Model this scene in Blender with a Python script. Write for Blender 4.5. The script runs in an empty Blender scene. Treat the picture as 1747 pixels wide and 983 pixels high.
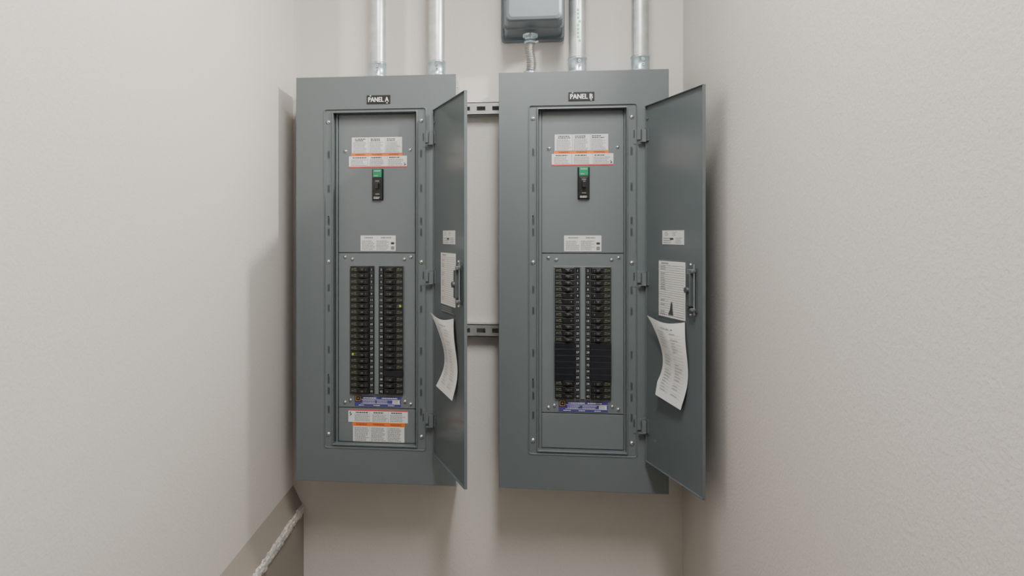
import bpy, bmesh, math, random
from mathutils import Vector, Matrix, noise
random.seed(4)
S = bpy.context.scene
COL = S.collection

# ------------------------------------------------------------------ materials
def mat(name, rgb, rough=0.5, metal=0.0, bump=None, var=0.0, vscale=8.0, coat=0.0, emit=None, spec=0.5):
    m = bpy.data.materials.new(name); m.use_nodes = True
    nt = m.node_tree; b = nt.nodes['Principled BSDF']
    b.inputs['Base Color'].default_value = (*rgb, 1)
    b.inputs['Roughness'].default_value = rough
    b.inputs['Metallic'].default_value = metal
    b.inputs['Specular IOR Level'].default_value = spec
    b.inputs['Coat Weight'].default_value = coat
    if emit:
        b.inputs['Emission Color'].default_value = (*emit[0], 1)
        b.inputs['Emission Strength'].default_value = emit[1]
    tc = nt.nodes.new('ShaderNodeTexCoord')
    if var > 0:
        n = nt.nodes.new('ShaderNodeTexNoise'); n.inputs['Scale'].default_value = vscale
        n.inputs['Detail'].default_value = 4
        nt.links.new(tc.outputs['Object'], n.inputs['Vector'])
        r = nt.nodes.new('ShaderNodeValToRGB')
        r.color_ramp.elements[0].position = 0.3; r.color_ramp.elements[1].position = 0.7
        r.color_ramp.elements[0].color = (*[c*(1-var) for c in rgb], 1)
        r.color_ramp.elements[1].color = (*[min(1, c*(1+var)) for c in rgb], 1)
        nt.links.new(n.outputs['Fac'], r.inputs['Fac'])
        nt.links.new(r.outputs['Color'], b.inputs['Base Color'])
    if bump:
        sc, st, dist = bump
        n = nt.nodes.new('ShaderNodeTexNoise'); n.inputs['Scale'].default_value = sc
        n.inputs['Detail'].default_value = 3; n.inputs['Roughness'].default_value = 0.55
        nt.links.new(tc.outputs['Object'], n.inputs['Vector'])
        bp = nt.nodes.new('ShaderNodeBump'); bp.inputs['Strength'].default_value = st
        bp.inputs['Distance'].default_value = dist
        nt.links.new(n.outputs['Fac'], bp.inputs['Height'])
        nt.links.new(bp.outputs['Normal'], b.inputs['Normal'])
    return m

M = dict(
    wall=mat('wall_paint_orange_peel', (0.655, 0.628, 0.590), 0.55, bump=(150, 0.38, 0.0022), var=0.015, vscale=2),
    base=mat('taupe_base_paint', (0.30, 0.265, 0.23), 0.6, bump=(60, 0.2, 0.002)),
    floor=mat('floor_concrete', (0.18, 0.155, 0.13), 0.5, bump=(30, 0.1, 0.002), var=0.1),
    wallf=mat('wall_paint_taupe', (0.28, 0.25, 0.22), 0.6, bump=(140, 0.4, 0.002)),
    ceil=mat('ceiling_paint', (0.76, 0.75, 0.73), 0.8),
    grey=mat('panel_grey_enamel', (0.120, 0.140, 0.147), 0.42, var=0.03, vscale=5, bump=(400, 0.05, 0.0005)),
    greyd=mat('deadfront_grey_enamel', (0.140, 0.161, 0.168), 0.45, var=0.03, vscale=5),
    door=mat('door_grey_enamel', (0.108, 0.126, 0.134), 0.27, var=0.04, vscale=3),
    slot=mat('slot_dark', (0.035, 0.042, 0.046), 0.6),
    galv=mat('galvanized_steel', (0.58, 0.61, 0.62), 0.36, 0.75, var=0.12, vscale=30, bump=(60, 0.08, 0.001)),
    zinc=mat('zinc_fitting', (0.46, 0.56, 0.62), 0.3, 0.8, var=0.12, vscale=50),
    screw=mat('screw_zinc', (0.75, 0.76, 0.74), 0.25, 0.9),
    strut=mat('strut_steel', (0.55, 0.56, 0.56), 0.32, 0.8, var=0.12, vscale=25),
    flex=mat('flex_steel', (0.38, 0.38, 0.37), 0.35, 0.8),
    black=mat('breaker_black', (0.010, 0.011, 0.012), 0.35),
    black2=mat('toggle_black', (0.018, 0.019, 0.020), 0.3),
    blank=mat('filler_plate_black', (0.010, 0.012, 0.017), 0.22),
    green=mat('green_plastic', (0.01, 0.22, 0.10), 0.4),
    white=mat('label_white', (0.66, 0.67, 0.67), 0.45),
    paper=mat('paper_white', (0.70, 0.70, 0.69), 0.7, bump=(40, 0.1, 0.001)),
    ink=mat('label_ink', (0.20, 0.20, 0.21), 0.6),
    inkl=mat('paper_ink_pale', (0.36, 0.36, 0.37), 0.6),
    inkd=mat('label_ink_dark', (0.03, 0.03, 0.03), 0.6),
    orange=mat('label_orange', (0.75, 0.17, 0.03), 0.5),
    red=mat('label_red', (0.60, 0.05, 0.04), 0.5),
    blue=mat('label_blue', (0.055, 0.05, 0.22), 0.4),
    tan=mat('mark_tan', (0.38, 0.22, 0.07), 0.4),
    npl=mat('nameplate_black', (0.008, 0.008, 0.008), 0.4),
    txtw=mat('engraved_white', (0.8, 0.8, 0.8), 0.5),
    txtg=mat('toggle_print_grey', (0.22, 0.22, 0.22), 0.5),
    txtn=mat('number_print_grey', (0.60, 0.61, 0.61), 0.5),
    txty=mat('marking_olive', (0.19, 0.21, 0.12), 0.5),
    yellow=mat('yellow_flag', (0.50, 0.50, 0.04), 0.4),
    encl=mat('grey_enclosure', (0.120, 0.145, 0.168), 0.38, var=0.03),
    latch=mat('latch_steel', (0.13, 0.15, 0.16), 0.32, 0.5),
    latchl=mat('latch_rod_steel', (0.30, 0.32, 0.33), 0.3, 0.7),
    silver=mat('silver_caulk', (0.66, 0.64, 0.61), 0.35, 0.35, bump=(160, 0.9, 0.004), var=0.2, vscale=80),
    lamp=mat('lamp_diffuser', (0.9, 0.9, 0.9), 0.5, emit=((1, 0.97, 0.92), 2.0)),
    lampb=mat('lamp_housing', (0.7, 0.7, 0.7), 0.5),
    gprint=mat('green_print', (0.05, 0.30, 0.14), 0.5),
)

_tc = {}
def text_geo(s):
    if s in _tc: return _tc[s]
    cu = bpy.data.curves.new('t', 'FONT'); cu.body = s; cu.size = 1.0; cu.resolution_u = 2
    ob = bpy.data.objects.new('t', cu); COL.objects.link(ob)
    dg = bpy.context.evaluated_depsgraph_get()
    me = bpy.data.meshes.new_from_object(ob.evaluated_get(dg))
    vs = [tuple(v.co) for v in me.vertices]; fs = [tuple(p.vertices) for p in me.polygons]
    bpy.data.objects.remove(ob); bpy.data.curves.remove(cu); bpy.data.meshes.remove(me)
    _tc[s] = (vs, fs); return _tc[s]

class MB:
    """mesh builder; 'front' faces look toward -y"""
    def __init__(s): s.v = []; s.f = []; s.m = []; s.ms = []; s.sm = []
    def mi(s, k):
        if k not in s.ms: s.ms.append(k)
        return s.ms.index(k)
    def add(s, vs, fs, k, smooth=False):
        o = len(s.v); s.v += [tuple(p) for p in vs]; i = s.mi(k)
        for f in fs: s.f.append(tuple(a+o for a in f)); s.m.append(i); s.sm.append(smooth)
    def quad(s, x0, x1, z0, z1, y, k):
        s.add([(x0, y, z0), (x1, y, z0), (x1, y, z1), (x0, y, z1)], [(0, 1, 2, 3)], k)
    def box(s, x0, x1, y0, y1, z0, z1, k, bev=0.0):
        if bev <= 0:
            vs = [(x, y, z) for x in (x0, x1) for y in (y0, y1) for z in (z0, z1)]
            s.add(vs, [(0, 1, 3, 2), (4, 6, 7, 5), (0, 4, 5, 1), (2, 3, 7, 6), (0, 2, 6, 4), (1, 5, 7, 3)], k); return
        bm = bmesh.new(); bmesh.ops.create_cube(bm, size=1)
        for v in bm.verts:
            v.co = Vector(((x0+x1)/2+v.co.x*(x1-x0), (y0+y1)/2+v.co.y*(y1-y0), (z0+z1)/2+v.co.z*(z1-z0)))
        bmesh.ops.bevel(bm, geom=bm.edges[:], offset=bev, segments=3 if bev > 0.004 else 2, profile=0.5, affect='EDGES')
        bm.verts.index_update()
        s.add([v.co[:] for v in bm.verts], [[v.index for v in f.verts] for f in bm.faces], k, bev > 0.004); bm.free()
    def cyl(s, p0, p1, r, k, seg=20, r1=None, caps=True, smooth=True):
        p0 = Vector(p0); p1 = Vector(p1); d = (p1-p0).normalized(); r1 = r if r1 is None else r1
        a = d.orthogonal().normalized(); b = d.cross(a)
        vs = []
        for p, rr in ((p0, r), (p1, r1)):
            for i in range(seg):
                t = 2*math.pi*i/seg; vs.append(p+a*math.cos(t)*rr+b*math.sin(t)*rr)
        s.add(vs, [(i, (i+1) % seg, seg+(i+1) % seg, seg+i) for i in range(seg)], k, smooth)
        if caps: s.add(vs, [tuple(range(seg)), tuple(range(seg, 2*seg))], k)
    def lathe(s, base, axis, prof, k, seg=24):
        """prof: list of (r, h)"""
        base = Vector(base); d = Vector(axis).normalized(); a = d.orthogonal().normalized(); b = d.cross(a)
        vs = []
        for r, h in prof:
            for i in range(seg):
                t = 2*math.pi*i/seg; vs.append(base+d*h+(a*math.cos(t)+b*math.sin(t))*r)
        fs = [(j*seg+i, j*seg+(i+1) % seg, (j+1)*seg+(i+1) % seg, (j+1)*seg+i) for j in range(len(prof)-1) for i in range(seg)]
        s.add(vs, fs, k, True)
    def rrect(s, x0, x1, z0, z1, r, n=4):
        out = []
        for cx, cz, a0 in ((x1-r, z1-r, 0), (x0+r, z1-r, 90), (x0+r, z0+r, 180), (x1-r, z0+r, 270)):
            for i in range(n+1):
                t = math.radians(a0+90*i/n); out.append((cx+r*math.cos(t), cz+r*math.sin(t)))
        return out
    def rings(s, spec, k, cap=False, smooth=False):
        """spec: list of (x0,x1,z0,z1,r,y) nested loops lofted together"""
        L = [[(x, sp[5], z) for x, z in s.rrect(*sp[:5])] for sp in spec]
        n = len(L[0]); vs = [p for l in L for p in l]
        fs = [(j*n+i, j*n+(i+1) % n, (j+1)*n+(i+1) % n, (j+1)*n+i) for j in range(len(L)-1) for i in range(n)]
        s.add(vs, fs, k, smooth)
        if cap: s.add(L[-1], [tuple(range(n))], k)
    def text(s, t, cx, cz, y, h, k, w=None, bold=0.0):
        vs, fs = text_geo(t)
        if not vs: return
        xs = [v[0] for v in vs]; ys = [v[1] for v in vs]
        sz = h/(max(ys)-min(ys)); sx = (w/(max(xs)-min(xs))) if w else sz
        mx = (max(xs)+min(xs))/2; my = (max(ys)+min(ys))/2
        for o in ([0] if bold == 0 else [-bold, 0, bold]):
            s.add([(cx+(v[0]-mx)*sx+o, y-(o+bold)*0.1, cz+(v[1]-my)*sz) for v in vs], fs, k)
    def screw(s, x, z, y, r=0.0055, k='screw'):
        s.lathe((x, y, z), (0, -1, 0), [(r*1.25, 0), (r*1.25, 0.0006), (r, 0.0009), (r*0.95, 0.0022), (r*0.6, 0.0036), (0.0001, 0.004)], k, 14)
        s.quad(x-r*0.7, x+r*0.7, z-0.0006, z+0.0006, y-0.0041, 'slot')
        s.quad(x-0.0006, x+0.0006, z-r*0.7, z+r*0.7, y-0.0041, 'slot')
    def fine(s, x0, x1, z0, z1, y, cols, lines, k='ink', fill=0.45, gap=0.003):
        """rows of unreadable fine print as word-long dashes"""
        cw = (x1-x0)/cols; lh = (z1-z0)/lines
        for c in range(cols):
            a = x0+c*cw+gap/2; b = x0+(c+1)*cw-gap/2
            for l in range(lines):
                zc = z1-(l+0.5)*lh; x = a; end = b-random.random()*cw*0.25
                while x < end-0.001:
                    w = min(random.uniform(0.002, 0.007), end-x)
                    s.quad(x, x+w, zc-lh*fill/2, zc+lh*fill/2, y, k); x += w+0.0011
    def make(s, name, parent=None, loc=(0, 0, 0), rotz=0.0):
        me = bpy.data.meshes.new(name); me.from_pydata(s.v, [], s.f)
        for k in s.ms: me.materials.append(M[k])
        for p, i, q in zip(me.polygons, s.m, s.sm): p.material_index = i; p.use_smooth = q
        me.update()
        ob = bpy.data.objects.new(name, me); COL.objects.link(ob)
        ob.location = loc; ob.rotation_euler = (0, 0, rotz)
        if parent: ob.parent = parent
        return ob

def empty(name, loc):
    e = bpy.data.objects.new(name, None); e.empty_display_size = 0.1; e.location = loc; COL.objects.link(e); return e

# ------------------------------------------------------------------ room
XL, XR, YB, YF, ZC = -0.763, 0.537, 2.45, -1.9, 3.0
SPL = 0.028          # the left wall is slightly out of square
def slab(name, x0, x1, y0, y1, z0, z1, k):
    b = MB(); b.box(x0, x1, y0, y1, z0, z1, k); return b.make(name)
slab('wall_back', XL-0.1, XR+0.1, YB, YB+0.1, 0, ZC, 'wall')
def prism_y(b, pr0, pr1, k):
    n = len(pr0)
    b.add([(x, YB, z) for x, z in pr0]+[(x, YF, z) for x, z in pr1],
          [tuple(range(n)), tuple(range(n, 2*n))]+[(i, (i+1) % n, n+(i+1) % n, n+i) for i in range(n)], k)
LW = SPL*(YB-YF)
b = MB(); prism_y(b, [(XL-0.1, 0), (XL, 0), (XL, ZC), (XL-0.1, ZC)], [(XL-0.1, 0), (XL+LW, 0), (XL+LW, ZC), (XL-0.1, ZC)], 'wall'); b.make('wall_left')
slab('wall_right', XR, XR+0.1, YF, YB, 0, ZC, 'wall')
slab('wall_front', XL-0.1, XR+0.1, YF-0.1, YF, 0, ZC, 'wallf')
slab('floor', XL-0.1, XR+0.1, YF-0.1, YB+0.1, -0.1, 0, 'floor')
slab('ceiling', XL-0.1, XR+0.1, YF-0.1, YB+0.1, ZC, ZC+0.1, 'ceil')
# tall sloped-top base along the left wall with silver bead on its nose
NS = 0.042*(YB-YF); x1 = XL+0.0375
b = MB(); prism_y(b, [(XL, 0), (x1, 0), (x1, 0.562), (XL, 0.6375)], [(XL+LW, 0), (x1+NS, 0), (x1+NS, 0.562), (XL+LW, 0.6375)], 'base')
bb = b.make('baseboard_left')
b = MB(); n = 600; vs = []
for i in range(n+1):
    f = i/n; y = YB-0.002-(YB-YF-0.01)*f; xx = x1+0.042*(YB-y)
    w1 = 1+0.25*noise.noise(Vector((y*14, 2, 0)))
    for j in range(11):
        t = math.radians(-80+j*24)
        rr = w1+0.35*noise.noise(Vector((y*45, j*0.9, 0)))+0.35*noise.noise(Vector((y*120, j*1.3, 5)))
        vs.append((xx-0.003+0.009*rr*math.cos(t), y, 0.562+0.015*rr*math.sin(t)))
b.add(vs, [(i*11+j, i*11+j+1, (i+1)*11+j+1, (i+1)*11+j) for i in range(n) for j in range(10)], 'silver', False)
b.make('metal_edge_bead', bb)

# ------------------------------------------------------------------ electrical panels
W, H = 0.508, 1.276
ZT = 1.9965; YT = 2.26

def build_panel(xl, which):
    P = empty('electrical_panel', (xl, YT, ZT))
    # enclosure can
    b = MB()
    b.box(0.004, W-0.001, 0.0335, 0.150, -H+0.004, -0.004, 'galv')
    b.box(0.004, W-0.001, 0.0035, 0.0335, -0.012, -0.004, 'galv'); b.box(0.004, W-0.001, 0.0035, 0.0335, -H+0.004, -H+0.012, 'galv')
    b.box(0.004, 0.012, 0.0035, 0.0335, -H+0.012, -0.012, 'galv'); b.box(W-0.009, W-0.001, 0.0035, 0.0335, -H+0.012, -0.012, 'galv')
    for zz in (-0.03, -0.06): b.cyl((W-0.001, 0.05, zz), (W+0.001, 0.05, zz), 0.004, 'screw', 10)
    b.make('enclosure_can', P)
    # trim cover: lofted rounded rings
    b = MB(); ox0, ox1, oz0, oz1 = 0.120, 0.384, -1.157, -0.114
    ex0, ex1, ez0, ez1 = 0.092, 0.4135, -1.168, -0.103
    b.rings([(0, W, -H, 0, 0.0008, 0.0035), (0, W, -H, 0, 0.0008, 0.0008), (0.0008, W-0.0008, -H+0.0008, -0.0008, 0.0008, 0.0),
             (ex0-0.003, ex1+0.003, ez0-0.003, ez1+0.003, 0.009, 0.0), (ex0-0.0015, ex1+0.0015, ez0-0.0015, ez1+0.0015, 0.008, -0.0015),
             (ex0, ex1, ez0, ez1, 0.007, -0.0015), (ex0+0.002, ex1-0.002, ez0+0.002, ez1-0.002, 0.006, 0.003),
             (ox0-0.005, ox1+0.005, oz0-0.005, oz1+0.005, 0.003, 0.003), (ox0-0.004, ox1+0.004, oz0-0.004, oz1+0.004, 0.003, -0.001),
             (ox0-0.001, ox1+0.001, oz0-0.001, oz1+0.001, 0.002, -0.002), (ox0, ox1, oz0, oz1, 0.002, -0.001),
             (ox0, ox1, oz0, oz1, 0.002, 0.032)], 'grey')
    for sx, s2 in ((0.104, 1), (0.400, -1)):
        for z in (-0.142, -0.583, -1.128): b.screw(sx, z, 0.003, 0.0058)
        for z in (-0.245, -0.353, -0.455, -0.49, -0.665, -0.73, -0.86, -0.955, -0.99, -1.05):
            b.rings([(sx-0.0035+s2*0.001, sx+0.0035+s2*0.001, z-0.013, z+0.013, 0.003, 0.003), (sx-0.003+s2*0.001, sx+0.003+s2*0.001, z-0.0125, z+0.0125, 0.0028, 0.0018)], 'grey')
            b.rings([(sx-0.0020+s2*0.001, sx+0.0020+s2*0.001, z-0.010, z+0.010, 0.0019, 0.0022), (sx-0.0014+s2*0.001, sx+0.0014+s2*0.001, z-0.0095, z+0.0095, 0.0013, 0.0021)], 'slot', cap=True)
    for z in (-0.47, -0.97): b.screw(0.104, z+0.03, 0.003, 0.002, 'slot')
    b.make('trim_cover', P)
    # deadfront
    b = MB(); Y0 = 0.029; Y1 = 0.0255
    b.quad(ox0, ox1, oz0, oz1, Y0+0.002, 'greyd')
    for z1, z0 in ((-0.117, -0.5535), (-0.5565, -1.0455), (-1.0485, -1.1545)):
        xa, xb = 0.1315, 0.3785
        b.rings([(xa, xb, z0, z1, 0.001, Y0+0.002), (xa, xb, z0, z1, 0.001, Y1+0.0008), (xa+0.0008, xb-0.0008, z0+0.0008, z1-0.0008, 0.001, Y1)], 'greyd', cap=True)
    b.box(0.1235, 0.1295, Y1-0.003, Y0+0.002, oz0, oz1, 'greyd'); b.box(0.3802, 0.3835, Y1-0.003, Y0+0.002, oz0, oz1, 'greyd')
    for x, z in ((0.1535, -0.232), (0.361, -0.230), (0.152, -0.569), (0.176, -0.575), (0.343, -0.575), (0.364, -0.568), (0.152, -1.031), (0.170, -1.024), (0.345, -1.024), (0.363, -1.032)):
        b.screw(x, z, Y1, 0.0048)
    b.make('deadfront_cover', P)
    # breakers
    b = MB(); z0 = -0.598; p = 0.0192; YB0 = Y1-0.0005
    b.rings([(0.167, 0.344, -1.0045, -0.5945, 0.002, Y1-0.0002), (0.1685, 0.3425, -1.003, -0.596, 0.002, Y1-0.0012), (0.170, 0.341, -1.0015, -0.5975, 0.001, Y1-0.0003)], 'greyd')
    A = which == 'A'
    blankL = set() if A else set(range(12, 18))
    blankR = {17} if A else set(range(12, 18))
    flatL = set() if A else {4, 5, 8}
    flatR = {20} if A else {4, 7}
    yel = {('R', 6), ('L', 14)} if A else set()
    for side in 'LR':
        xa, xb = (0.1715, 0.2315) if side == 'L' else (0.2790, 0.3395)
        bl = blankL if side == 'L' else blankR
        fl = flatL if side == 'L' else flatR
        s = 1 if side == 'L' else -1
        xo = xa if side == 'L' else xb          # outer edge
        for r in range(21):
            zt = z0-r*p; zb = zt-p+0.0012; zm = (zt+zb)/2
            if r in bl:
                xx = (xa-0.001, xb+0.001)
                b.box(*xx, Y1-0.011, YB0, zb-0.0012, zt, 'blank', 0.0006); continue
            b.box(xa, xb, Y1-0.009, YB0, zb, zt, 'black', 0.0008)
            def X(a, c): return (xo+s*a, xo+s*c) if s > 0 else (xo+s*c, xo+s*a)
            b.box(*X(0.024, 0.057), Y1-0.0125, Y1-0.0085, zb+0.0012, zt-0.0012, 'black', 0.0008)
            if r not in fl:
                q = X(0.032, 0.046)
                b.box(*q, Y1-0.0215, Y1-0.012, zm-0.0042, zm+0.0042, 'black2', 0.0012)
                q2 = X(0.030, 0.0335); b.box(*q2, Y1-0.0175, Y1-0.012, zm-0.0042, zm+0.0042, 'black2', 0.0008)
                b.quad(*X(0.048, 0.0493), zm-0.0018, zm+0.0018, Y1-0.0128, 'txtg')
                b.text('20', xo+s*0.0395, zm, Y1-0.0217, 0.0038, 'txtg')
            else:
                b.quad(*X(0.048, 0.050), zm-0.002, zm+0.002, Y1-0.0128, 'ink')
            b.text(random.choice(['20', '20', '20', '30']), xo+s*0.0065, zm, Y1-0.0093, 0.0060, 'txty')
            b.quad(*X(0.012, 0.018), zm+0.0015, zm+0.0035, Y1-0.0092, 'txty')
            b.quad(*X(0.012, 0.020), zm-0.0035, zm-0.0022, Y1-0.0092, 'txty')
            if (side, r) in yel: b.box(*X(0.006, 0.011), Y1-0.012, Y1-0.009, zb+0.006, zt-0.005, 'yellow')
    b.make('branch_breakers', P)
    # number strips
    b = MB()
    for side, xa in (('L', 0.2335), ('R', 0.2645)):
        b.box(xa, xa+0.0125, Y1-0.010, YB0, -1.0015, -0.5975, 'black', 0.0006)
        for r in range(21):
            zm = z0-(r+0.5)*p
            b.text(str(r*2+(1 if side == 'L' else 2)), xa+0.00625, zm, Y1-0.0103, 0.0064, 'txtn')
            b.quad(xa, xa+0.0125, zm-p/2, zm-p/2+0.0008, Y1-0.0102, 'greyd')
    b.box(0.2485, 0.2620, Y1-0.006, YB0, -1.0015, -0.5975, 'greyd', 0.0006)
    b.make('circuit_number_strips', P)
    # main breaker
    b = MB(); cx = 0.2585
    b.rings([(cx-0.0195, cx+0.0195, -0.390, -0.288, 0.002, Y1-0.0001), (cx-0.018, cx+0.018, -0.3885, -0.2895, 0.002, Y1-0.0015)], 'greyd')
    b.rings([(cx-0.018, cx+0.018, -0.3885, -0.2895, 0.002, Y1-0.0015), (cx-0.0168, cx+0.0168, -0.3873, -0.2907, 0.002, Y1-0.0015)], 'black', cap=True)
    b.box(cx-0.0155, cx+0.0155, Y1-0.011, Y1-0.001, -0.386, -0.318, 'black', 0.001)
    b.box(cx-0.0145, cx+0.0135, Y1-0.012, Y1-0.001, -0.317, -0.2915, 'green', 0.001)
    b.quad(cx-0.010, cx+0.010, -0.2975, -0.2955, Y1-0.0123, 'txtn'); b.quad(cx-0.010, cx+0.002, -0.312, -0.3105, Y1-0.0123, 'txtn')
    b.box(cx-0.011, cx+0.011, Y1-0.013, Y1-0.010, -0.375, -0.322, 'black2', 0.001)
    b.box(cx-0.0055, cx+0.0055, Y1-0.030, Y1-0.012, -0.354, -0.334, 'black2', 0.002)
    b.quad(cx-0.006, cx+0.006, -0.330, -0.327, Y1-0.0133, 'ink'); b.quad(cx-0.006, cx+0.006, -0.371, -0.368, Y1-0.0133, 'ink')
    b.fine(cx-0.013, cx+0.013, -0.385, -0.3775, Y1-0.0113, 1, 2, 'txtw')
    b.make('main_breaker', P)
    # labels
    b = MB(); y = Y1-0.0006; yt = y-0.0003
    dx = 0.0 if A else -0.003
    def sticker(x0, x1, zb_, zt_, k='white'): b.box(x0, x1, y, Y1-0.0001, zb_, zt_, k)
    sticker(0.174+dx, 0.3355+dx, -0.240, -0.189)
    b.fine(0.176+dx, 0.334+dx, -0.238, -0.203, yt, 3, 9, gap=0.006); b.fine(0.178+dx, 0.332+dx, -0.202, -0.192, yt, 3, 2, 'inkd', 0.6, 0.012)
    for c in (0.2278, 0.2817): b.quad(c+dx-0.0004, c+dx+0.0004, -0.240, -0.189, yt, 'ink')
    sticker(0.172+dx, 0.3365+dx, -0.2485, -0.239, 'orange')
    for c in (0.201, 0.2548, 0.3085): b.text('WARNING', c+dx, -0.2437, yt-0.0003, 0.0048, 'inkd', 0.032)
    sticker(0.165+dx, 0.351+dx, -0.285, -0.2485)
    b.fine(0.168+dx, 0.348+dx, -0.280, -0.258, yt, 3, 5, gap=0.008); b.fine(0.170+dx, 0.346+dx, -0.257, -0.250, yt, 3, 1, 'inkd', 0.5, 0.014)
    b.quad(0.165+dx, 0.351+dx, -0.285, -0.2810, yt, 'red')
    for c in (0.226, 0.289): b.quad(c+dx-0.0004, c+dx+0.0004, -0.281, -0.2485, yt, 'ink')
    b.quad(0.338+dx, 0.349+dx, -0.279, -0.268, yt-0.0002, 'white'); b.add([(0.344+dx, yt-0.0004, -0.2675), (0.340+dx, yt-0.0004, -0.274), (0.3445+dx, yt-0.0004, -0.272), (0.341+dx, yt-0.0004, -0.280), (0.349+dx, yt-0.0004, -0.276)], [(0, 1, 2), (2, 3, 4)], 'inkd')
    sticker(0.2025+dx, 0.315+dx, -0.5485, -0.500)
    b.fine(0.205+dx, 0.298+dx, -0.546, -0.515, yt, 2, 7, gap=0.004); b.fine(0.205+dx, 0.312+dx, -0.512, -0.502, yt, 2, 1, 'ink', 0.4, 0.02)
    b.quad(0.300+dx, 0.311+dx, -0.545, -0.534, yt, 'ink'); b.quad(0.300+dx, 0.311+dx, -0.528, -0.521, yt, 'inkd')
    # blue strip label
    sticker(0.183, 0.332, -1.042, -1.010, 'blue')
    b.quad(0.203, 0.330, -1.0205, -1.0195, yt, 'txtw'); b.quad(0.203, 0.330, -1.0335, -1.0325, yt, 'txtw')
    b.quad(0.184, 0.205, -1.027, -1.006, yt-0.0002, 'npl'); b.rings([(0.186, 0.203, -1.025, -1.008, 0.001, yt-0.0004), (0.188, 0.201, -1.023, -1.010, 0.001, yt-0.0004)], 'tan')
    b.quad(0.1925, 0.1965, -1.0185, -1.0145, yt-0.0004, 'tan')
    b.fine(0.208, 0.300, -1.032, -1.0215, yt-0.0003, 2, 2, 'txtw', 0.3); b.quad(0.305, 0.328, -1.032, -1.0215, yt-0.0003, 'white'); b.fine(0.306, 0.327, -1.0315, -1.022, yt-0.0005, 1, 2, 'ink')
    b.fine(0.210, 0.328, -1.019, -1.011, yt-0.0003, 2, 1, 'txtw', 0.35); b.fine(0.187, 0.328, -1.041, -1.035, yt-0.0003, 3, 1, 'txtw', 0.3, 0.02)
    if A:
        sticker(0.163, 0.354, -1.092, -1.053); b.quad(0.163, 0.354, -1.0565, -1.053, yt, 'red')
        b.fine(0.180, 0.351, -1.090, -1.066, yt, 3, 5, gap=0.007); b.fine(0.180, 0.351, -1.065, -1.058, yt, 3, 1, 'inkd', 0.5, 0.014)
        b.add([(0.170, yt, -1.057), (0.166, yt, -1.066), (0.171, yt, -1.064), (0.167, yt, -1.074), (0.175, yt, -1.068)], [(0, 1, 2), (2, 3, 4)], 'inkd')
        for c in (0.231, 0.292): b.quad(c-0.0004, c+0.0004, -1.092, -1.0565, yt, 'ink')
        sticker(0.176, 0.345, -1.105, -1.092, 'orange')
        for c in (0.205, 0.2605, 0.316): b.text('WARNING', c, -1.0985, yt-0.0003, 0.0055, 'inkd', 0.036)
        sticker(0.178, 0.343, -1.1535, -1.105)
        b.fine(0.180, 0.341, -1.152, -1.108, yt, 3, 10, 'ink', 0.55, 0.006)
        for c in (0.2325, 0.288): b.quad(c-0.0004, c+0.0004, -1.1535, -1.105, yt, 'ink')
    b.make('warning_labels', P)
    # nameplate
    b = MB(); nx0, nx1, nz = (0.228, 0.3025, -0.0745) if A else (0.211, 0.2885, -0.0775)
    b.box(nx0, nx1, -0.002, 0, nz-0.0135, nz+0.0135, 'npl', 0.0006)
    b.text('PANEL '+which, (nx0+nx1)/2, nz, -0.0024, 0.0145, 'txtw', (nx1-nx0)*0.86, 0.0005)
    for x, z in ((nx0+0.012, nz+0.0112), (nx1-0.010, nz-0.0112)): b.cyl((x, -0.0022, z), (x, -0.0034, z), 0.0022, 'screw', 10)
    b.make('nameplate', P)
    # hinges on trim
    b = MB(); hx = 0.440
    for z in (-0.200, -0.630, -1.072):
        b.box(0.405, 0.416, 0.001, 0.003, z-0.024, z+0.030, 'grey')
        b.box(0.4155, hx, -0.0065, -0.0045, z-0.012, z+0.024, 'grey', 0.0005)
        b.box(0.4140, 0.4160, -0.0065, 0.0030, z-0.012, z+0.024, 'grey')
        b.box(0.4165, hx-0.002, -0.020, -0.0065, z-0.020, z-0.0175, 'grey')
        b.box(0.4245, hx-0.001, -0.0165, -0.0145, z-0.020, z+0.018, 'grey', 0.0006)
        b.box(0.4245, 0.4262, -0.0165, -0.005, z-0.020, z+0.018, 'grey')
        b.cyl((hx, -0.006, z-0.022), (hx, -0.006, z+0.026), 0.0042, 'grey', 12)
        b.rings([(0.4045, 0.4085, z-0.006, z+0.018, 0.001, 0.0009), (0.405, 0.408, z-0.005, z+0.017, 0.001, 0.0008)], 'slot', cap=True)
    b.make('hinges', P)
    # door (local x along the door width, front = its inside face)
    ang = math.radians(-68.4 if A else -73.9)
    DW = 0.333; zt, zb = -0.1130, -1.1745
    D = MB()
    D.box(0.004, DW, 0.0, 0.0016, zb, zt, 'door')
    D.box(0.004, DW, -0.007, 0.0, zt-0.0014, zt, 'door'); D.box(0.004, DW, -0.007, 0.0, zb, zb+0.0014, 'door')
    D.box(DW-0.0014, DW, -0.007, 0.0, zb, zt, 'door'); D.box(0.004, 0.0054, -0.004, 0.0, zb, zt, 'door')
    for z in (-0.200, -0.630, -1.072): D.box(0.0, 0.022, -0.003, 0.0, z-0.018, z+0.022, 'door', 0.0006)
    off = -0.4965
    D.cyl((0.012, -0.0005, -0.15), (0.012, -0.003, -0.15), 0.004, 'grey', 10)
    door = D.make('door', P, (0.440, -0.005, 0), ang)
    D = MB()   # stickers & directory card
    D.box(0.105, 0.227, -0.0006, 0, off-0.028, off+0.011, 'white')
    D.fine(0.110, 0.200, off-0.004, off+0.008, -0.0009, 2, 3, 'ink', 0.35, 0.02); D.fine(0.110, 0.170, off-0.026, off-0.008, -0.0009, 1, 3, 'ink', 0.35)
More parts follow.
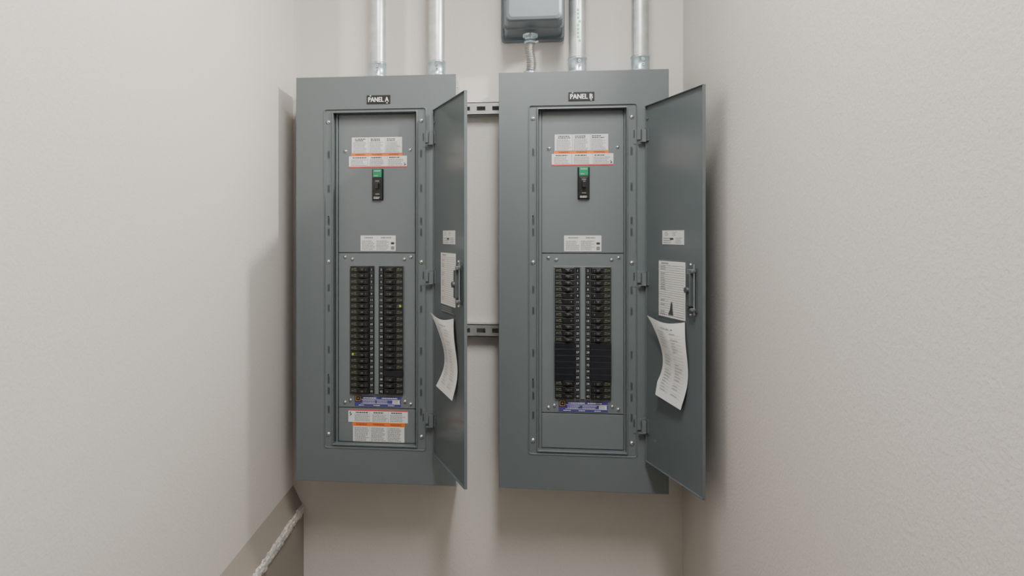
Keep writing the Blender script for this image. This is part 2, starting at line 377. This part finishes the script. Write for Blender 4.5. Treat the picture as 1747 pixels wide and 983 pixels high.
    D.quad(0.150, 0.170, off-0.015, off-0.010, -0.0010, 'inkd'); D.fine(0.180, 0.222, off-0.026, off-0.008, -0.0009, 1, 4, 'ink', 0.3)
    cz1, cz0 = (off-0.054, off-0.205) if A else (off-0.0755, off-0.233)
    D.rings([(0.080, 0.240, cz0-0.006, cz1+0.004, 0.002, -0.0003), (0.081, 0.239, cz0-0.005, cz1+0.003, 0.002, -0.0008)], 'door', cap=True)
    D.box(0.085, 0.235, -0.0016, -0.0008, cz0, cz1, 'paper')
    for i in range(23):
        z = cz1-0.012-i*(cz1-cz0-0.018)/22
        D.quad(0.090, 0.157, z-0.0004, z+0.0004, -0.0020, 'ink'); D.quad(0.163, 0.230, z-0.0004, z+0.0004, -0.0020, 'ink')
        if i < 22 and random.random() < 0.55: D.fine(0.096, 0.128, z-0.006, z-0.001, -0.0021, 1, 1, 'ink', 0.35)
    for x in (0.090, 0.157, 0.163, 0.230): D.quad(x-0.0003, x+0.0003, cz0+0.006, cz1-0.012, -0.0020, 'ink')
    D.fine(0.100, 0.150, cz1-0.009, cz1-0.003, -0.0021, 1, 1, 'ink', 0.5)
    if A:
        D.rings([(0.083, 0.237, cz0-0.026, cz0-0.001, 0.002, -0.0004), (0.084, 0.236, cz0-0.025, cz0-0.002, 0.002, -0.0012)], 'latch', cap=True)
        D.fine(0.09, 0.23, cz0-0.022, cz0-0.004, -0.0016, 1, 3, 'inkl', 0.3)
    else:
        D.add([(x, -0.0024, z) for x, z in ((0.142, cz0+0.008), (0.152, cz0+0.022), (0.157, cz0+0.040), (0.162, cz0+0.046), (0.167, cz0+0.040), (0.168, cz0+0.024), (0.172, cz0+0.008))], [(0, 1, 2, 3, 4, 5, 6)], 'latch')
        D.quad(0.090, 0.23, cz0+0.006, cz0+0.007, -0.0024, 'ink')
    D.make('directory_card', door)
    # latch
    L = MB(); lz1, lz0 = (off-0.083, off-0.190) if A else (off-0.088, off-0.205)
    L.box(0.256, 0.298, -0.003, 0, lz0, lz1, 'latch', 0.001)
    L.box(0.268, 0.288, -0.018, -0.003, lz0+0.016, lz1-0.014, 'latch', 0.002)
    L.box(0.260, 0.266, -0.010, -0.003, lz0+0.008, lz1-0.004, 'latchl', 0.001)
    L.cyl((0.294, -0.008, lz0-0.006), (0.294, -0.008, lz1+0.010), 0.0022, 'latchl', 10)
    L.box(0.287, 0.300, -0.018, -0.006, lz1-0.012, lz1-0.003, 'latchl', 0.002); L.box(0.286, 0.300, -0.018, -0.006, lz0+0.004, lz0+0.012, 'latchl', 0.002)
    L.cyl((0.278, -0.018, (lz0+lz1)/2), (0.278, -0.025, (lz0+lz1)/2), 0.008, 'latch', 16)
    L.screw(0.262, lz1+0.008, 0, 0.0028); L.screw(0.262, lz0-0.008, 0, 0.0028)
    L.make('door_latch', door)
    # curled paper schedule hanging on door
    C = MB(); nu, nv = 12, 32; top = off-0.236; Ht = 0.212 if A else 0.222
    if A:
        wl = lambda r: 0.045+0.070*math.sin(min(1.0, r*1.0)*3.0)+0.045*r
        wr = lambda r: 0.225+0.034*math.sin(r*2.6)-0.000*r*r
    else:
        wl = lambda r: 0.056+0.048*math.sin(min(1, r*1.2)*2.8)+0.030*r
        wr = lambda r: 0.238+0.018*math.sin(r*3.1)-0.006*r*r
    def pt(s, r):
        n = 0.004+0.014*r*r*(1-s*0.5)+0.010*math.sin(s*math.pi)*(1-r)+(0.020*(1-s)**3*(1-r)**5)+0.004*math.sin(r*7)
        x = wl(r)*(1-s)+wr(r)*s
        z = top-Ht*r - 0.014*s*r - 0.012*math.sin(s*math.pi)*(1-r)**6
        return (x, -n, z)
    vs = [pt(i/nu, j/nv) for j in range(nv+1) for i in range(nu+1)]
    C.add(vs, [(j*(nu+1)+i, j*(nu+1)+i+1, (j+1)*(nu+1)+i+1, (j+1)*(nu+1)+i) for j in range(nv) for i in range(nu)], 'paper', True)
    def pq(s0, s1, r0, r1, k='inkl', e=0.0008):
        n_ = 4; q = []
        for i in range(n_+1):
            s_ = s0+(s1-s0)*i/n_
            for r_ in (r0, r1):
                p_ = pt(s_, r_); q.append((p_[0], p_[1]-e, p_[2]))
        C.add(q, [(2*i, 2*i+1, 2*i+3, 2*i+2) for i in range(n_)], k)
    for i in range(21):
        r = 0.16+i*0.037
        for s0, s1 in ((0.12, 0.46), (0.54, 0.88)): pq(s0, s1, r, r+0.0028)
        for s0 in (0.14, 0.56):
            if random.random() < 0.75: pq(s0, s0+random.uniform(0.12, 0.28), r-0.015, r-0.008)
    tv, tf = text_geo('PANEL '+which); w_ = max(v[0] for v in tv)
    C.add([(p_[0], p_[1]-0.0009, p_[2]) for p_ in (pt(0.32+v[0]/w_*0.36, 0.105-v[1]*0.03) for v in tv)], tf, 'inkd')
    C.make('panel_schedule_paper', door)
    return P

build_panel(-0.694, 'A')
build_panel(-0.0536, 'B')

# ------------------------------------------------------------------ conduits
def conduit(x, marks=False):
    b = MB(); y = 2.345; zb = ZT-0.004; r = 0.0265
    b.cyl((x, y, zb+0.01), (x, y, ZC), r, 'galv', 40, caps=False)
    if marks:
        for i in range(9):
            a = math.radians(-90+random.choice([-6, 4])); zz = 2.10+i*0.012
            for da in (0, 0.13):
                p = [(x+(r+0.0004)*math.cos(a+da+q), y+(r+0.0004)*math.sin(a+da+q), z) for q, z in ((0, zz), (0.09, zz), (0.09, zz+0.008), (0, zz+0.008))]
                b.add(p, [(0, 1, 2, 3)], 'gprint')
    c = b.make('conduit')
    f = MB()
    f.lathe((x, y, zb), (0, 0, 1), [(0.034, 0), (0.034, 0.009), (0.0285, 0.010), (0.0285, 0.013), (0.0295, 0.014), (0.0295, 0.022), (0.0283, 0.024), (0.0283, 0.056), (0.0300, 0.058), (0.0300, 0.062), (0.0266, 0.064)], 'zinc', 40)
    for zz in (0.034, 0.048):
        f.cyl((x+0.004, y-0.027, zb+zz), (x+0.004, y-0.033, zb+zz), 0.0042, 'screw', 12)
        f.cyl((x+0.004, y-0.033, zb+zz), (x+0.004, y-0.0333, zb+zz), 0.002, 'slot', 6)
    f.make('conduit_connector', c)
for x, mk in ((-0.448, False), (-0.255, False), (0.191, True), (0.384, False)): conduit(x, mk)

# ------------------------------------------------------------------ strut channels
def strut(zc):
    b = MB(); x0, x1 = -0.66, 0.42; y0, y1 = 2.4105, 2.4498; t = 0.0025; h = 0.0205
    pitch, sl = 0.0508, 0.0286
    b.box(x0, x1, y0, y0+t, zc+0.007, zc+h, 'strut'); b.box(x0, x1, y0, y0+t, zc-h, zc-0.007, 'strut')
    x = x0
    while x < x1-0.001:
        e = min(x+pitch-sl, x1); b.box(x, e, y0, y0+t, zc-0.007, zc+0.007, 'strut'); x += pitch
    b.box(x0, x1, y0, y1, zc+h-t, zc+h, 'strut'); b.box(x0, x1, y0, y1, zc-h, zc-h+t, 'strut')
    b.box(x0, x1, y1-t, y1, zc+0.011, zc+h, 'strut'); b.box(x0, x1, y1-t, y1, zc-h, zc-0.011, 'strut')
    b.make('strut_channel')
strut(1.5+0.414); strut(1.5-0.316)

# ------------------------------------------------------------------ grey enclosure with flexible conduit
E = empty('junction_box', (0.053, YB, 2.135))
b = MB()
def sweep(b, spec, k): b.rings(spec, k, cap=True, smooth=False)
sweep(b, [(-0.103, 0.103, 0.0, 0.36, 0.014, -0.0005), (-0.103, 0.103, 0.0, 0.36, 0.014, -0.028), (-0.101, 0.101, 0.002, 0.358, 0.014, -0.031),
          (-0.094, 0.094, 0.008, 0.352, 0.012, -0.031), (-0.093, 0.093, 0.009, 0.351, 0.012, -0.033)], 'encl')
sweep(b, [(-0.092, 0.092, 0.010, 0.350, 0.012, -0.033), (-0.088, 0.088, 0.014, 0.346, 0.014, -0.125), (-0.094, 0.094, 0.008, 0.352, 0.014, -0.128),
          (-0.094, 0.094, 0.008, 0.352, 0.014, -0.136), (-0.090, 0.090, 0.012, 0.348, 0.014, -0.140), (-0.087, 0.087, 0.015, 0.345, 0.014, -0.200),
          (-0.083, 0.083, 0.019, 0.341, 0.014, -0.207), (-0.075, 0.075, 0.027, 0.333, 0.012, -0.210)], 'encl')
b.make('enclosure', E)
F = empty('flexible_conduit', (0.044, 2.345, ZT))
b = MB()
b.lathe((0, 0, -0.003), (0, 0, 1), [(0.024, 0), (0.024, 0.008), (0.017, 0.009), (0.017, 0.016), (0.020, 0.017), (0.020, 0.024), (0.015, 0.025)], 'zinc', 20)
b.lathe((0.0, 0, 0.1375), (0, 0, -1), [(0.024, 0), (0.024, 0.008), (0.017, 0.009), (0.017, 0.020), (0.020, 0.021), (0.020, 0.028), (0.015, 0.029)], 'zinc', 20)
b.cyl((0.016, -0.010, 0.020), (0.024, -0.014, 0.020), 0.003, 'screw', 8)
b.cyl((0.016, -0.010, 0.112), (0.024, -0.014, 0.112), 0.003, 'screw', 8)
b.make('connectors', F)
b = MB(); n = 17; vs = []; seg = 18; rows = n*6
for i in range(rows+1):
    t = i/rows; z = 0.018+t*0.098; rr = 0.0142+0.0019*math.sin(i/6*2*math.pi)
    ox = 0.003*math.sin(t*math.pi*2); oy = -0.004*math.sin(t*math.pi)
    for k in range(seg): a = 2*math.pi*k/seg; vs.append((ox+rr*math.cos(a), oy+rr*math.sin(a), z))
b.add(vs, [(i*seg+k, i*seg+(k+1) % seg, (i+1)*seg+(k+1) % seg, (i+1)*seg+k) for i in range(rows) for k in range(seg)], 'flex', True)
b.make('corrugated_sheath', F)

# ------------------------------------------------------------------ lights
def lamp(name, loc, sx, sy, power, color, rot=(0, 0, 0), spread=180):
    l = bpy.data.lights.new(name, 'AREA'); l.shape = 'RECTANGLE'; l.size = sx; l.size_y = sy
    l.energy = power; l.color = color; l.spread = math.radians(spread)
    o = bpy.data.objects.new(name, l); o.location = loc; o.rotation_euler = rot; COL.objects.link(o); return o
c = MB(); c.box(-0.15, 0.15, -0.6, 0.6, 0.0, 0.06, 'lampb', 0.006); c.box(-0.135, 0.135, -0.585, 0.585, -0.006, 0.0, 'lamp')
fx = c.make('ceiling_light', None, (0.10, 0.80, ZC-0.06))
l1 = lamp('ceiling_tube', (0, 0, -0.012), 0.26, 1.15, 50, (1, 0.99, 0.965)); l1.parent = fx
c = MB(); c.box(-0.03, 0.0, -0.08, 0.08, -0.05, 0.05, 'lampb', 0.006); c.box(-0.036, -0.03, -0.07, 0.07, -0.04, 0.04, 'lamp')
fs = c.make('wall_lamp', None, (XR, 1.90, 2.36))
l2 = lamp('wall_lamp_bulb', (-0.042, 0, 0), 0.08, 0.06, 9.0, (1, 0.94, 0.85), (0, math.radians(64), 0), 112); l2.parent = fs

w = bpy.data.worlds.new('world'); S.world = w; w.use_nodes = True
w.node_tree.nodes['Background'].inputs[0].default_value = (0.8, 0.85, 0.9, 1)
w.node_tree.nodes['Background'].inputs[1].default_value = 0.3

# ------------------------------------------------------------------ camera
cam = bpy.data.cameras.new('camera'); co = bpy.data.objects.new('camera', cam); COL.objects.link(co)
cam.sensor_width = 36; cam.lens = 1250/1747*36; cam.clip_start = 0.02
cam.shift_x = (873.5-743)/1747; cam.shift_y = -(491.5-400)/1747
co.location = (0, 0, 1.5); co.rotation_euler = (math.radians(90), 0, math.radians(6.3))
S.camera = co
